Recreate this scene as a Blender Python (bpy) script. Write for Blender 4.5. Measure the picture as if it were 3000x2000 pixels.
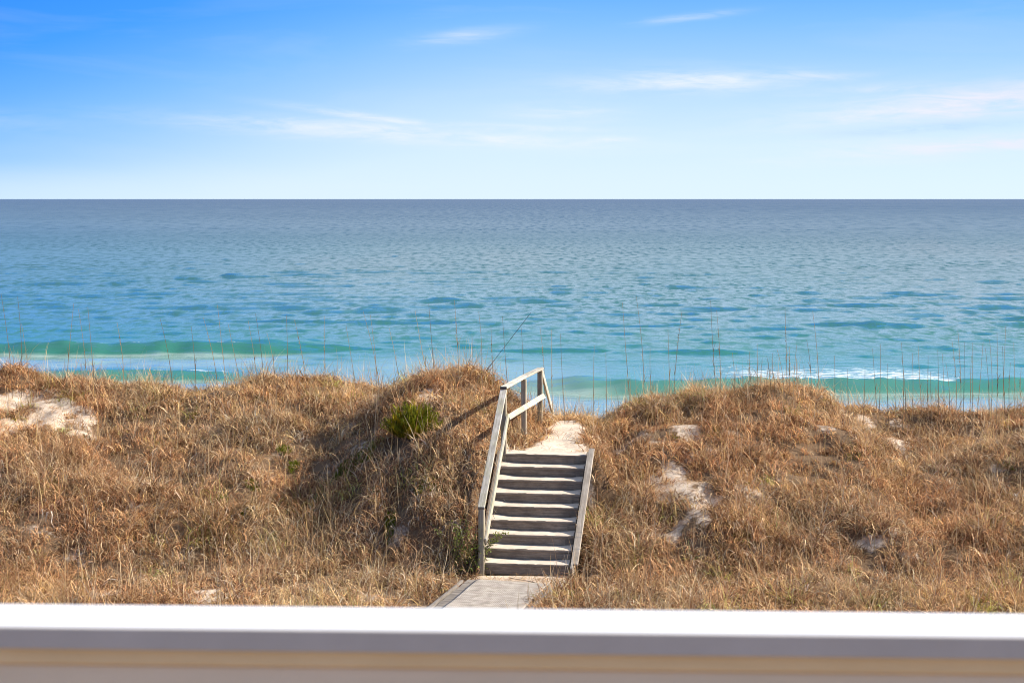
import bpy, math, random
import numpy as np
from mathutils import Vector, Matrix

random.seed(7)
RNG = np.random.default_rng(11)
sc = bpy.context.scene
C = sc.collection
for o in list(bpy.data.objects):
    bpy.data.objects.remove(o)

# ------------------------------------------------------------------ camera
EYE = 9.0            # metres above the sea
F = 4500.0           # focal length in pixels of the 3000 px wide photograph
CX, HY = 1500.0, 583.0
cam_d = bpy.data.cameras.new('camera')
cam = bpy.data.objects.new('camera', cam_d)
C.objects.link(cam)
cam.location = (0, 0, EYE)
cam.rotation_euler = (math.radians(90), 0, 0)
cam_d.sensor_width = 36.0
cam_d.lens = F / 3000 * 36
cam_d.shift_y = -(1000 - HY) / 3000
cam_d.clip_start = 0.1
cam_d.clip_end = 120000
cam_d.dof.use_dof = True
cam_d.dof.focus_distance = 31.0
cam_d.dof.aperture_fstop = 5.0
sc.camera = cam

# ------------------------------------------------------------------ sun and sky
SUN_AZ = math.radians(84)      # clockwise from the view direction (+y)
SUN_EL = math.radians(34)
sun_d = bpy.data.lights.new('sun', 'SUN')
sun_d.energy = 4.6
sun_d.angle = math.radians(0.55)
sun_d.color = (1.0, 0.93, 0.82)
sun = bpy.data.objects.new('sun', sun_d)
C.objects.link(sun)
to_sun = Vector((math.sin(SUN_AZ) * math.cos(SUN_EL), math.cos(SUN_AZ) * math.cos(SUN_EL), math.sin(SUN_EL)))
sun.rotation_euler = to_sun.to_track_quat('Z', 'Y').to_euler()
sun.location = (20, 10, 40)

vs = sc.view_settings
vs.view_transform = 'Standard'
vs.look = 'None'
vs.exposure = 1.0
vs.gamma = 1.0
vs.use_curve_mapping = False
sc.cycles.use_denoising = True
sc.cycles.denoiser = 'OPENIMAGEDENOISE'
sc.cycles.denoising_input_passes = 'RGB_ALBEDO_NORMAL'
sc.cycles.denoising_prefilter = 'ACCURATE'
sc.cycles.filter_width = 1.0
sc.cycles.max_bounces = 5
sc.cycles.diffuse_bounces = 3
sc.cycles.glossy_bounces = 3
sc.cycles.transmission_bounces = 3
sc.cycles.sample_clamp_indirect = 6


class NT:
    """small helper round a node tree"""
    def __init__(s, tree):
        s.t = tree
        s.t.nodes.clear()

    def n(s, kind, **kw):
        nd = s.t.nodes.new(kind)
        for k, v in kw.items():
            setattr(nd, k, v)
        return nd

    def set(s, sock, v):
        if isinstance(v, bpy.types.NodeSocket):
            s.t.links.new(v, sock)
        else:
            sock.default_value = v

    def m(s, op, a, b=None, c=None, clamp=False):
        nd = s.n('ShaderNodeMath', operation=op, use_clamp=clamp)
        s.set(nd.inputs[0], a)
        if b is not None:
            s.set(nd.inputs[1], b)
        if c is not None:
            s.set(nd.inputs[2], c)
        return nd.outputs[0]

    def mix(s, fac, a, b, blend='MIX'):
        nd = s.n('ShaderNodeMix', data_type='RGBA', blend_type=blend)
        s.set(nd.inputs[0], fac)
        s.set(nd.inputs[6], a)
        s.set(nd.inputs[7], b)
        return nd.outputs[2]

    def ramp(s, fac, stops, interp='LINEAR'):
        nd = s.n('ShaderNodeValToRGB')
        cr = nd.color_ramp
        cr.interpolation = interp
        while len(cr.elements) < len(stops):
            cr.elements.new(0.5)
        for e, (p, c) in zip(cr.elements, stops):
            e.position = p
            e.color = (*c, 1) if len(c) == 3 else c
        s.set(nd.inputs[0], fac)
        return nd.outputs[0]

    def rng(s, v, a, b, c=0.0, d=1.0, smooth=False):
        nd = s.n('ShaderNodeMapRange', interpolation_type='SMOOTHSTEP' if smooth else 'LINEAR')
        s.set(nd.inputs[0], v)
        for i, x in enumerate((a, b, c, d)):
            s.set(nd.inputs[1 + i], x)
        return nd.outputs[0]

    def noise(s, vec, scale, detail=4, rough=0.55, dist=0.0):
        nd = s.n('ShaderNodeTexNoise')
        s.set(nd.inputs['Vector'], vec)
        nd.inputs['Scale'].default_value = scale
        nd.inputs['Detail'].default_value = detail
        nd.inputs['Roughness'].default_value = rough
        nd.inputs['Distortion'].default_value = dist
        return nd.outputs[0]

    def mapping(s, vec, scale=(1, 1, 1), loc=(0, 0, 0), rot=(0, 0, 0)):
        nd = s.n('ShaderNodeMapping')
        s.set(nd.inputs[0], vec)
        nd.inputs['Location'].default_value = loc
        nd.inputs['Rotation'].default_value = rot
        nd.inputs['Scale'].default_value = scale
        return nd.outputs[0]

    def link(s, a, b):
        s.t.links.new(a, b)


def lin(r, g, b):
    f = lambda v: (v / 255 / 12.92) if v <= 10 else ((v / 255 + 0.055) / 1.055) ** 2.4
    return (f(r), f(g), f(b))


world = bpy.data.worlds.new('World')
sc.world = world
world.use_nodes = True
w = NT(world.node_tree)
geo = w.n('ShaderNodeTexCoord').outputs['Generated']
sep = w.n('ShaderNodeSeparateXYZ')
w.link(geo, sep.inputs[0])
vx, vy, vz = sep.outputs
sky = w.n('ShaderNodeTexSky', sky_type='NISHITA', sun_disc=False)
sky.sun_elevation = SUN_EL
sky.sun_rotation = SUN_AZ
sky.altitude = 5
sky.air_density = 1.0
sky.dust_density = 0.3
sky.ozone_density = 3.0
az = w.m('ARCTAN2', vx, vy)
el = w.m('ARCSINE', vz)
# clear winter air: the blue sets in a few degrees above the horizon, deepest away from the sun
sunside = w.rng(vx, -0.45, 0.02, -0.085, 0.0, smooth=True)
h = w.m('SUBTRACT', el, sunside)
blue = w.ramp(h, [
    (0.00, lin(226, 243, 253)), (0.034, lin(217, 238, 254)), (0.06, lin(196, 226, 255)), (0.09, lin(158, 205, 255)),
    (0.113, lin(126, 189, 255)), (0.132, lin(98, 174, 255)), (0.16, lin(50, 154, 255)), (0.19, lin(20, 140, 255)), (0.30, lin(40, 132, 240)), (0.5, lin(120, 162, 222)), (1.0, lin(168, 182, 208))])
hz = w.rng(el, 0.0, 0.028, 0.55, 0.0, smooth=True)
blue = w.mix(hz, blue, (*lin(228, 243, 250), 1))
# thin cirrus wisps
cv = w.n('ShaderNodeCombineXYZ')
w.link(az, cv.inputs[0]); w.link(el, cv.inputs[1])
wisp = w.noise(w.mapping(cv.outputs[0], (9, 62, 1), (1.3, 2.1, 0), (0, 0, 0.0)), 1.6, 6, 0.6, 1.1)
fine = w.noise(w.mapping(cv.outputs[0], (16, 90, 1), (4.3, 2.1, 0)), 1.5, 6, 0.62, 1.2)
tex = w.rng(w.m('ADD', w.m('MULTIPLY', wisp, 0.55), w.m('MULTIPLY', fine, 0.45)), 0.38, 0.62, 0.0, 1.0)
total = None
for (px, py, rx, ry, slope, amt) in [
        (1180, 392, 420, 20, 0.055, 1.0), (1080, 345, 170, 9, 0.13, 0.85), (1420, 375, 260, 10, 0.02, 0.55),
        (2020, 243, 250, 24, -0.01, 0.85), (2290, 230, 150, 12, 0.02, 0.7),
        (2830, 312, 380, 34, -0.09, 1.1), (2860, 430, 360, 20, -0.06, 0.95), (2650, 440, 300, 30, 0.0, 0.45), (2560, 270, 200, 12, -0.03, 0.4),
        (1745, 416, 80, 11, -0.04, 0.9), (1650, 333, 120, 22, 0.0, 0.5), (1350, 110, 110, 14, -0.12, 0.45),
        (2010, 58, 100, 8, -0.1, 0.45), (2270, 480, 110, 14, 0.05, 0.25), (2500, 390, 300, 20, 0, 0.3),
        (-700, 330, 480, 24, 0.05, 0.7), (3900, 260, 420, 30, -0.05, 0.8), (5200, 150, 600, 40, 0.04, 0.7), (-2600, 200, 700, 40, 0, 0.5)]:
    a0, e0, wa, we, amt = (px - CX) / F, (HY - py) / F, 1.3 * rx / F, 1.3 * ry / F, 1.0 * amt
    da = w.m('SUBTRACT', az, a0)
    ee = w.m('SUBTRACT', w.m('SUBTRACT', el, e0), w.m('MULTIPLY', da, -slope))
    q = w.m('ADD', w.m('POWER', w.m('ABSOLUTE', w.m('DIVIDE', da, wa)), 2.0), w.m('POWER', w.m('ABSOLUTE', w.m('DIVIDE', ee, we)), 2.0))
    g = w.m('MULTIPLY', w.m('POWER', 2.718, w.m('MULTIPLY', q, -1.0)), amt)
    total = g if total is None else w.m('MAXIMUM', total, g)
veil = w.m('MULTIPLY', w.rng(w.noise(w.mapping(cv.outputs[0], (4, 26, 1)), 1.2, 5, 0.55, 0.6), 0.52, 0.75), 0.10)
cl = w.m('ADD', w.m('MULTIPLY', total, w.m('ADD', w.m('MULTIPLY', tex, 0.95), 0.15)), veil, clamp=True)
cl = w.m('MULTIPLY', cl, 0.95)
skyc = w.mix(cl, blue, w.mix(w.rng(az, 0.15, 0.3), (*lin(247, 248, 254), 1), (*lin(240, 236, 248), 1)))
da = w.m('SUBTRACT', az, (2660 - CX) / F)
ee = w.m('ADD', w.m('SUBTRACT', el, (HY - 385) / F), w.m('MULTIPLY', da, -0.05))
q = w.m('ADD', w.m('POWER', w.m('ABSOLUTE', w.m('DIVIDE', da, 260 / F)), 2.0), w.m('POWER', w.m('ABSOLUTE', w.m('DIVIDE', ee, 14 / F)), 2.0))
skyc = w.mix(w.m('MULTIPLY', w.m('MULTIPLY', w.m('POWER', 2.718, w.m('MULTIPLY', q, -1.0)), tex), 0.6), skyc, (*lin(160, 203, 250), 1))
bg = w.n('ShaderNodeBackground')
w.link(skyc, bg.inputs[0])
bg.inputs[1].default_value = 0.46
bg2 = w.n('ShaderNodeBackground')
up = w.n('ShaderNodeVectorMath', operation='ADD')
w.link(geo, up.inputs[0]); up.inputs[1].default_value = (0, 0, 0.35)
nrm = w.n('ShaderNodeVectorMath', operation='NORMALIZE')
w.link(up.outputs[0], nrm.inputs[0])
w.link(nrm.outputs[0], sky.inputs[0])
w.link(sky.outputs[0], bg2.inputs[0])
bg2.inputs[1].default_value = 0.02
add = w.n('ShaderNodeAddShader')
w.link(bg.outputs[0], add.inputs[0]); w.link(bg2.outputs[0], add.inputs[1])
wo = w.n('ShaderNodeOutputWorld')
w.link(add.outputs[0], wo.inputs[0])


# ------------------------------------------------------------------ helpers
def tag(o, label=None, cat=None, group=None, kind=None):
    if label: o['label'] = label
    if cat: o['category'] = cat
    if group: o['group'] = group
    if kind: o['kind'] = kind
    return o


def empty(name, loc=(0, 0, 0)):
    o = bpy.data.objects.new(name, None)
    o.empty_display_size = 0.2
    C.objects.link(o)
    o.location = loc
    return o


def parent_to(o, p):
    """parents at identity; parts are built in world coordinates"""
    o.parent = p
    o.matrix_parent_inverse = Matrix.Translation(p.location).inverted()


def mesh_np(name, V, faces, mat, attrs=None, smooth=False, parent=None, mats=None):
    """V (n,3); faces: list of (m,k) int arrays (k 3 or 4)"""
    me = bpy.data.meshes.new(name)
    V = np.asarray(V, np.float32)
    me.vertices.add(len(V))
    me.vertices.foreach_set('co', V.ravel())
    loops = np.concatenate([f.ravel() for f in faces]).astype(np.int32)
    tot = np.concatenate([np.full(len(f), f.shape[1], np.int32) for f in faces])
    start = np.concatenate([[0], np.cumsum(tot)[:-1]]).astype(np.int32)
    me.loops.add(len(loops))
    me.loops.foreach_set('vertex_index', loops)
    me.polygons.add(len(tot))
    me.polygons.foreach_set('loop_start', start)
    me.polygons.foreach_set('use_smooth', np.full(len(tot), smooth, bool))
    for k, (typ, data) in (attrs or {}).items():
        a = me.attributes.new(k, typ, 'POINT')
        data = np.asarray(data, np.float32)
        if typ == 'FLOAT_COLOR':
            if data.shape[1] == 3:
                data = np.concatenate([data, np.ones((len(data), 1), np.float32)], 1)
            a.data.foreach_set('color', data.ravel())
        else:
            a.data.foreach_set('value', data.ravel())
    me.update(calc_edges=True)
    for m_ in (mats or [mat]):
        me.materials.append(m_)
    o = bpy.data.objects.new(name, me)
    C.objects.link(o)
    if parent:
        parent_to(o, parent)
    return o


def material(name):
    m_ = bpy.data.materials.new(name)
    m_.use_nodes = True
    t = NT(m_.node_tree)
    out = t.n('ShaderNodeOutputMaterial')
    return m_, t, out


def box_mesh(sx, sy, sz, bev):
    """bevelled box about its centre, long side along x"""
    import bmesh
    bm = bmesh.new()
    bmesh.ops.create_cube(bm, size=1.0)
    for v in bm.verts:
        v.co = Vector((v.co.x * sx, v.co.y * sy, v.co.z * sz))
    if bev > 0:
        bmesh.ops.bevel(bm, geom=bm.edges[:], offset=bev, segments=1, affect='EDGES', profile=0.5)
    me = bpy.data.meshes.new('board')
    bm.to_mesh(me)
    bm.free()
    return me


def beam(name, p0, p1, wid, hei, mat, parent=None, up=(0, 0, 1), bev=0.006, ext=0.0, roll=0.0):
    """board from p0 to p1 (its axis), wid across, hei along up"""
    p0, p1 = Vector(p0), Vector(p1)
    d = p1 - p0
    L = d.length + 2 * ext
    x = d.normalized()
    y = Vector(up).cross(x).normalized()
    z = x.cross(y)
    if roll:
        r = Matrix.Rotation(roll, 3, x)
        y, z = r @ y, r @ z
    me = box_mesh(L, wid, hei, bev)
    me.materials.append(mat)
    o = bpy.data.objects.new(name, me)
    C.objects.link(o)
    M = Matrix((x, y, z)).transposed().to_4x4()
    M.translation = (p0 + p1) / 2
    o.matrix_world = M
    if parent:
        parent_to(o, parent)
    return o


# value noise in numpy
_perm = np.random.default_rng(3).random((512, 512)).astype(np.float64)


def vnoise(x, y):
    xi, yi = np.floor(x).astype(int), np.floor(y).astype(int)
    fx, fy = x - xi, y - yi
    fx, fy = fx * fx * (3 - 2 * fx), fy * fy * (3 - 2 * fy)
    g = lambda a, b: _perm[a % 512, b % 512]
    return (g(xi, yi) * (1 - fx) * (1 - fy) + g(xi + 1, yi) * fx * (1 - fy) + g(xi, yi + 1) * (1 - fx) * fy + g(xi + 1, yi + 1) * fx * fy) * 2 - 1


def fbm(x, y, oct=4, gain=0.5):
    r, a = 0, 1.0
    for i in range(oct):
        r = r + a * vnoise(x * 2 ** i + 37.3 * i, y * 2 ** i + 11.7 * i)
        a *= gain
    return r


def sstep(a, b, v):
    t = np.clip((v - a) / (b - a), 0, 1)
    return t * t * (3 - 2 * t)


# ------------------------------------------------------------------ terrain
FOOT = 2.43
LAND = 4.13          # height of the stair landing
ST_BL, ST_BR = np.array([-0.56, 27.05]), np.array([1.02, 26.88])    # stair foot, both sides
ST_TL, ST_TR = np.array([-0.22, 29.42]), np.array([1.43, 29.20])    # stair head
crest_x = [-18, -14, -11.4, -9.9, -8.3, -7.2, -6, -4.4, -2.9, -2.45, -1.7, -0.9, -0.3, 0.3, 1.0, 2.0, 2.5, 3.2, 4.5, 5.7, 6.7, 7.2, 7.7, 9, 10.5, 12, 18]
crest_z = [4.75, 4.88, 4.93, 4.78, 4.56, 4.6, 4.72, 4.68, 4.74, 5.02, 5.24, 5.2, 4.76, 4.4, 3.95, 3.9, 4.25, 4.52, 4.58, 4.56, 4.58, 4.45, 3.86, 3.8, 3.82, 3.86, 4.0]
yf_x = [-18, -9, -7, -5.6, -4.6, -3.6, -2.6, -1.6, -0.6, 1.2, 2.5, 5, 9, 18]
yf_y = [26.9, 26.4, 26.6, 27.1, 27.4, 27.3, 27.0, 26.9, 26.8, 26.8, 26.4, 26.3, 26.5, 26.6]
yc_x = [-18, -9, -6, -4, -2.3, -0.6, 1.3, 3, 6, 9, 18]
yc_y = [34.6, 34.6, 35.2, 35.0, 33.2, 32.6, 33.6, 34.2, 34.6, 35.4, 36]
pp_x = [-18, -8, -6, -4.4, -2.8, -1.4, 1.4, 3, 6, 18]
pp_y = [1.15, 1.2, 1.2, 1.25, 1.4, 1.7, 1.8, 1.45, 1.35, 1.3]
path_y = [28.9, 29.5, 30.2, 31.5, 33.4, 35, 38]
path_c = [0.62, 0.66, 0.92, 1.08, 1.16, 1.5, 2.6]
path_w = [0.85, 0.80, 0.52, 0.34, 0.27, 0.3, 0.5]


def ground(x, y, rough=True):
    x, y = np.asarray(x, float), np.asarray(y, float)
    zc = np.interp(x, crest_x, crest_z)
    zc = zc
    yf, yc, p = np.interp(x, yf_x, yf_y), np.interp(x, yc_x, yc_y), np.interp(x, pp_x, pp_y)
    t = np.clip((y - yf) / (yc - yf), 0, 1)
    s = 1 - (1 - t) ** p
    s = s * sstep(-0.02, 0.16, t) + 0 * s
    foot = FOOT + 0.05 * fbm(x * 0.35, y * 0.35, 2)
    z = foot + (zc - foot) * s
    if rough:
        amp = sstep(0.02, 0.2, t)
        z = z + amp * (0.16 * fbm(x * 0.55 + 5, y * 0.5, 3) + 0.12 * fbm(x * 1.4, y * 1.4, 2))
    # hollow to the left of the stairs
    z = z - 0.22 * np.exp(-(((x + 3.6 + 0.55 * (y - 29.6)) / 1.0) ** 2) - ((y - 29.8) / 1.7) ** 2)
    z = z + 0.16 * sstep(26.5, 28.5, y) * fbm(x * 0.95 + 31, y * 0.95 + 8, 2) * np.exp(-((x + 3.0) / 2.6) ** 2 - ((y - 30) / 2.5) ** 2)
    z = z + 0.10 * np.exp(-((x + 1.5) / 0.75) ** 2 - ((y - 29.3) / 1.5) ** 2)
    # lee side and beach
    bt = sstep(0, 10.0, y - yc)
    z = z * (1 - bt) + bt * np.interp(y, [30, 44, 62, 90, 130], [1.6, 1.25, 0.05, -1.6, -3.0])
    # sand path behind the stair head
    pc, pw = np.interp(y, path_y, path_c), np.interp(y, path_y, path_w)
    wgt = (1 - sstep(pw, pw + 0.75, np.abs(x - pc))) * sstep(0.0, 0.16, y - (29.42 - 0.133 * (x + 0.22))) * (1 - sstep(36, 38, y))
    pz = np.interp(y, [28, 29.4, 33.4, 35, 38], [LAND, LAND - 0.03, LAND + 0.06, LAND - 0.25, 3.0]) + 0.018 * fbm(x * 3, y * 3, 2)
    z = z * (1 - wgt) + pz * wgt
    # the flight of stairs lies in a shallow cut
    k = np.clip((y - 27.0) / (29.4 - 27.0), -0.6, 1)
    xl = ST_BL[0] + (ST_TL[0] - ST_BL[0]) * k
    xr = ST_BR[0] + (ST_TR[0] - ST_BR[0]) * k
    ins = sstep(-0.35, 0.0, x - xl) * sstep(-0.35, 0.0, xr - x) * sstep(26.2, 26.7, y) * (1 - sstep(0.02, 0.16, y - (29.42 - 0.133 * (x + 0.22))))
    sz = FOOT - 0.12 + (LAND - FOOT) * np.clip((y - 27.1) / 2.3, 0, 1) - 0.16 * sstep(26.9, 27.2, y)
    z = z * (1 - ins) + np.minimum(z, sz) * ins
    # level strip under the boardwalk
    bc = -0.09 + (y - 25.8) * 0.275
    bw = (1 - sstep(0.75, 1.1, np.abs(x - bc))) * (1 - sstep(26.9, 27.1, y))
    z = z * (1 - bw) + (FOOT - 0.02) * bw
    return z


def hit(px, py, y0=23.0, y1=45.0):
    """world point of the dune surface seen at a pixel of the photograph"""
    ys = np.arange(y0, y1, 0.02)
    xs = (px - CX) / F * ys
    zs = EYE - (py - HY) / F * ys
    g = ground(xs, ys)
    i = np.argmax(g >= zs)
    if g[i] < zs[i]:
        i = int(np.argmin(zs - g))
    return xs[i], ys[i], g[i]


# bare patches: px, py, rx, ry in the photograph, and how bare
bare_px = [(60, 1185, 125, 40, 0.95), (165, 1215, 100, 38, 0.9), (215, 1255, 50, 22, 0.7), (15, 1245, 40, 30, 0.8), (235, 1268, 50, 24, 0.9), (130, 1150, 60, 12, 0.5),
           (300, 1120, 60, 14, 0.4), (1115, 1165, 45, 14, 0.75), (1262, 1172, 42, 20, 0.8), (1060, 1320, 45, 30, 0.33), (985, 1375, 40, 18, 0.3),
           (1240, 1440, 45, 12, 0.5), 
           (1935, 1385, 60, 30, 0.93), (1990, 1420, 70, 28, 0.9), (2060, 1470, 52, 38, 0.93), (2075, 1510, 30, 20, 0.7), (1815, 1315, 26, 20, 0.85),
           (2010, 1255, 40, 12, 0.7), (2110, 1270, 30, 10, 0.4), (2535, 1235, 26, 18, 0.85), (2620, 1290, 45, 26, 0.7), (1865, 1460, 45, 24, 0.6),
           (1880, 1560, 50, 20, 0.5), (2560, 1592, 60, 22, 0.75), (290, 1745, 70, 16, 0.85), (640, 1742, 70, 18, 0.85), (470, 1640, 60, 18, 0.35),
           (1060, 1750, 60, 14, 0.4), (2060, 1765, 60, 12, 0.4), (2250, 1610, 40, 14, 0.4), (2960, 1480, 30, 16, 0.4), (130, 1560, 70, 20, 0.35)]
fr_ = np.random.default_rng(23)
bare_px += [(float(fr_.uniform(1800, 2980)), float(fr_.uniform(1230, 1740)), float(fr_.uniform(14, 42)), float(fr_.uniform(6, 16)), float(fr_.uniform(0.4, 0.66))) for _ in range(34)]
bare_px += [(float(fr_.uniform(20, 1350)), float(fr_.uniform(1180, 1740)), float(fr_.uniform(14, 36)), float(fr_.uniform(6, 14)), float(fr_.uniform(0.3, 0.6))) for _ in range(22)]
bare = []
for (px, py, rx, ry, a) in bare_px:
    x, y, z = hit(px, py)
    y2 = hit(px, py - ry)[1]
    y3 = hit(px, py + ry)[1]
    bare.append((x, y, rx * y / F, max(0.16, min(0.8, abs(y2 - y3) / 2)), a))


def bareness(x, y):
    """0 where grass is thick, 1 on open sand"""
    x, y = np.asarray(x, float), np.asarray(y, float)
    b = np.zeros_like(x)
    wob = 0.75 * fbm(x * 2.1 + 3, y * 2.1, 3)
    for (bx, by, rx, ry, a) in bare:
        q = ((x - bx) / rx) ** 2 + ((y - by) / ry) ** 2
        b = np.maximum(b, 0.97 * a * (1 - sstep(0.3, 1.8, q + 1.25 * wob)))
    pc, pw = np.interp(y, path_y, path_c), np.interp(y, path_y, path_w)
    p = (1 - sstep(pw - 0.05, pw + 0.18, np.abs(x - pc) + 0.12 * fbm(x * 2.1, y * 2.1, 2))) * (y > 28.9) * (1 - sstep(33.2, 33.7, y))
    b = np.maximum(b, p)
    k = np.clip((y - 27.0) / 2.4, -0.3, 1)
    xl = ST_BL[0] + (ST_TL[0] - ST_BL[0]) * k + 0.05
    xr = ST_BR[0] + (ST_TR[0] - ST_BR[0]) * k + 0.02
    st = ((x > xl) & (x < xr) & (y > 26.2) & (y < 29.5))
    b = np.where(st, 1.0, b)
    bc = -0.09 + (y - 25.8) * 0.275
    half = 0.80 - 0.35 * sstep(25.2, 24.2, y) * 0
    bd = np.abs(x - bc) < np.where(x < bc, 0.86, 0.62)
    b = np.where(bd & (y < 27.1), 1.0, b)
    return b


# --- materials of the ground
m_sand, t, out = material('dune_sand')
tc = t.n('ShaderNodeTexCoord').outputs['Object']
att = t.n('ShaderNodeAttribute', attribute_name='cover').outputs['Fac']
n1 = t.noise(tc, 3.0, 6, 0.6)
n2 = t.noise(tc, 60.0, 4, 0.7)
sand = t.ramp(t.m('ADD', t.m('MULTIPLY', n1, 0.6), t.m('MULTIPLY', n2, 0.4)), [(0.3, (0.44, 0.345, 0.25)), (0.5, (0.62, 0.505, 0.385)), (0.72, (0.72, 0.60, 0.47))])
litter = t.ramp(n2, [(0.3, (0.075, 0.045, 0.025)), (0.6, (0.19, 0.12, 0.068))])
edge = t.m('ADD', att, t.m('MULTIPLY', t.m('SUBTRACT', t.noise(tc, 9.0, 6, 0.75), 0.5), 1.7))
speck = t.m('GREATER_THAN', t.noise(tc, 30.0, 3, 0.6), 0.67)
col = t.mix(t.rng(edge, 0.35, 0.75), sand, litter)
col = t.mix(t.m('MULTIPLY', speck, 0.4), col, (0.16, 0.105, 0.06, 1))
b = t.n('ShaderNodeBsdfPrincipled')
t.link(col, b.inputs['Base Color'])
b.inputs['Roughness'].default_value = 0.95
b.inputs['Specular IOR Level'].default_value = 0.15
bump = t.n('ShaderNodeBump')
bump.inputs['Strength'].default_value = 0.8
bump.inputs['Distance'].default_value = 0.05
t.link(t.m('ADD', t.noise(tc, 7.0, 5, 0.6), t.m('MULTIPLY', n2, 0.10)), bump.inputs['Height'])
t.link(bump.outputs[0], b.inputs['Normal'])
t.link(b.outputs[0], out.inputs[0])

# --- the ground sheet: fine where it is seen, coarse elsewhere
gx = np.unique(np.concatenate([np.linspace(-160, -15, 30), np.arange(-15, 15.01, 0.1), np.linspace(15, 160, 30)]))
gy = np.unique(np.concatenate([np.linspace(-60, 23, 25), np.arange(23, 37.01, 0.1), np.linspace(37, 50, 30), np.linspace(50, 130, 30)]))
X, Y = np.meshgrid(gx, gy)
Z = ground(np.clip(X, -18, 18), Y)
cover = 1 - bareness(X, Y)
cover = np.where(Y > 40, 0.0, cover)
nx, ny = len(gx), len(gy)
idx = np.arange(nx * ny).reshape(ny, nx)
quads = np.stack([idx[:-1, :-1], idx[:-1, 1:], idx[1:, 1:], idx[1:, :-1]], -1).reshape(-1, 4)
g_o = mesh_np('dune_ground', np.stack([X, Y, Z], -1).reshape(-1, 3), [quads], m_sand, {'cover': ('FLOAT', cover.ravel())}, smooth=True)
tag(g_o, 'pale sand of the dune and its foot, bare in patches', 'sand', kind='structure')

# ------------------------------------------------------------------ sea
m_sea, t, out = material('sea_water')
geo_ = t.n('ShaderNodeNewGeometry')
sp = t.n('ShaderNodeSeparateXYZ')
t.link(geo_.outputs['Position'], sp.inputs[0])
px_, py_, pz_ = sp.outputs
lg = t.m('LOGARITHM', py_, 10.0)
patch = t.noise(t.mapping(geo_.outputs['Position'], (0.012, 0.03, 0)), 1.0, 4, 0.6)
lgp = t.m('ADD', lg, t.m('MULTIPLY', t.m('SUBTRACT', patch, 0.5), 0.12))
body = t.ramp(t.rng(lgp, 1.78, 4.0), [
    (0.00, (0.15, 0.25, 0.21)), (0.037, (0.05, 0.205, 0.15)), (0.08, (0.034, 0.155, 0.118)), (0.135, (0.042, 0.135, 0.14)),
    (0.234, (0.042, 0.115, 0.135)), (0.41, (0.040, 0.092, 0.15)), (0.63, (0.040, 0.085, 0.155)), (1.0, (0.044, 0.083, 0.16))])
silt = t.n('ShaderNodeAttribute', attribute_name='silt').outputs['Fac']
sn = t.noise(t.mapping(geo_.outputs['Position'], (0.12, 0.4, 0)), 1.0, 4, 0.6)
body = t.mix(t.m('MULTIPLY', silt, t.rng(sn, 0.25, 0.7, 0.75, 1.0)), body, (0.30, 0.385, 0.35, 1))
pos = geo_.outputs['Position']
b1 = t.noise(t.mapping(pos, (0.9, 1.5, 1)), 1.0, 5, 0.62, 0.3)
d1 = t.noise(t.mapping(pos, (1.25, 0.5, 1), (13, 5, 0)), 1.0, 4, 0.6, 0.4)
d2 = t.noise(t.mapping(pos, (0.9, 0.24, 1), (3, 25, 0)), 1.0, 4, 0.6, 0.4)
d3 = t.noise(t.mapping(pos, (0.5, 0.055, 1), (7, 2, 0)), 1.0, 4, 0.6, 0.3)
d4 = t.noise(t.mapping(pos, (0.22, 0.012, 1), (9, 4, 0)), 1.0, 5, 0.62, 0.2)
big = t.noise(t.mapping(pos, (0.03, 0.045, 1), (2, 8, 0)), 1.0, 3, 0.55, 0.2)
band = t.noise(t.mapping(pos, (0.0012, 0.0025, 1), (1, 3, 0)), 1.0, 3, 0.55, 0.2)
gate = t.rng(big, 0.3, 0.65, 0.55, 1.15)
w1 = t.m('MULTIPLY', t.rng(lg, 1.90, 2.02), t.rng(lg, 2.36, 2.2))
w2 = t.m('MULTIPLY', t.rng(lg, 2.18, 2.32), t.rng(lg, 2.72, 2.5))
w3 = t.m('MULTIPLY', t.rng(lg, 2.48, 2.68), t.rng(lg, 3.1, 2.85))
w4 = t.rng(lg, 2.8, 3.05)
dark = lambda n_, lo, hi, wt: t.m('MULTIPLY', wt, t.rng(n_, lo, hi, 0.0, 1.0))
dash = t.m('ADD', t.m('ADD', dark(d1, 0.46, 0.63, w1), dark(d2, 0.46, 0.63, w2)), t.m('ADD', t.m('MULTIPLY', dark(d3, 0.45, 0.66, w3), 0.9), t.m('MULTIPLY', dark(d4, 0.40, 0.66, w4), 0.8)))
dash = t.m('MULTIPLY', dash, gate)
bump = t.n('ShaderNodeBump')
bump.inputs['Strength'].default_value = 1.0
bump.inputs['Distance'].default_value = 1.0
t.link(t.m('MULTIPLY', b1, t.rng(lg, 2.4, 1.95, 0.01, 0.17)), bump.inputs['Height'])
dif = t.n('ShaderNodeBsdfDiffuse')
t.link(body, dif.inputs[0])
gl = t.n('ShaderNodeBsdfGlossy')
gl.inputs['Roughness'].default_value = 0.05
gl.inputs['Color'].default_value = (0.97, 0.96, 0.95, 1)
flat = t.n('ShaderNodeVectorMath', operation='MULTIPLY_ADD')   # short ripples level the mirrored sky out
t.link(bump.outputs[0], flat.inputs[0])
flat.inputs[1].default_value = (0.08, 0.08, 0.08)
flat.inputs[2].default_value = (0, 0, 0.92)
fln = t.n('ShaderNodeVectorMath', operation='NORMALIZE')
t.link(flat.outputs[0], fln.inputs[0])
t.link(fln.outputs[0], gl.inputs['Normal'])
fr = t.n('ShaderNodeFresnel')
fr.inputs[0].default_value = 1.333
t.link(bump.outputs[0], fr.inputs['Normal'])
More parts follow.
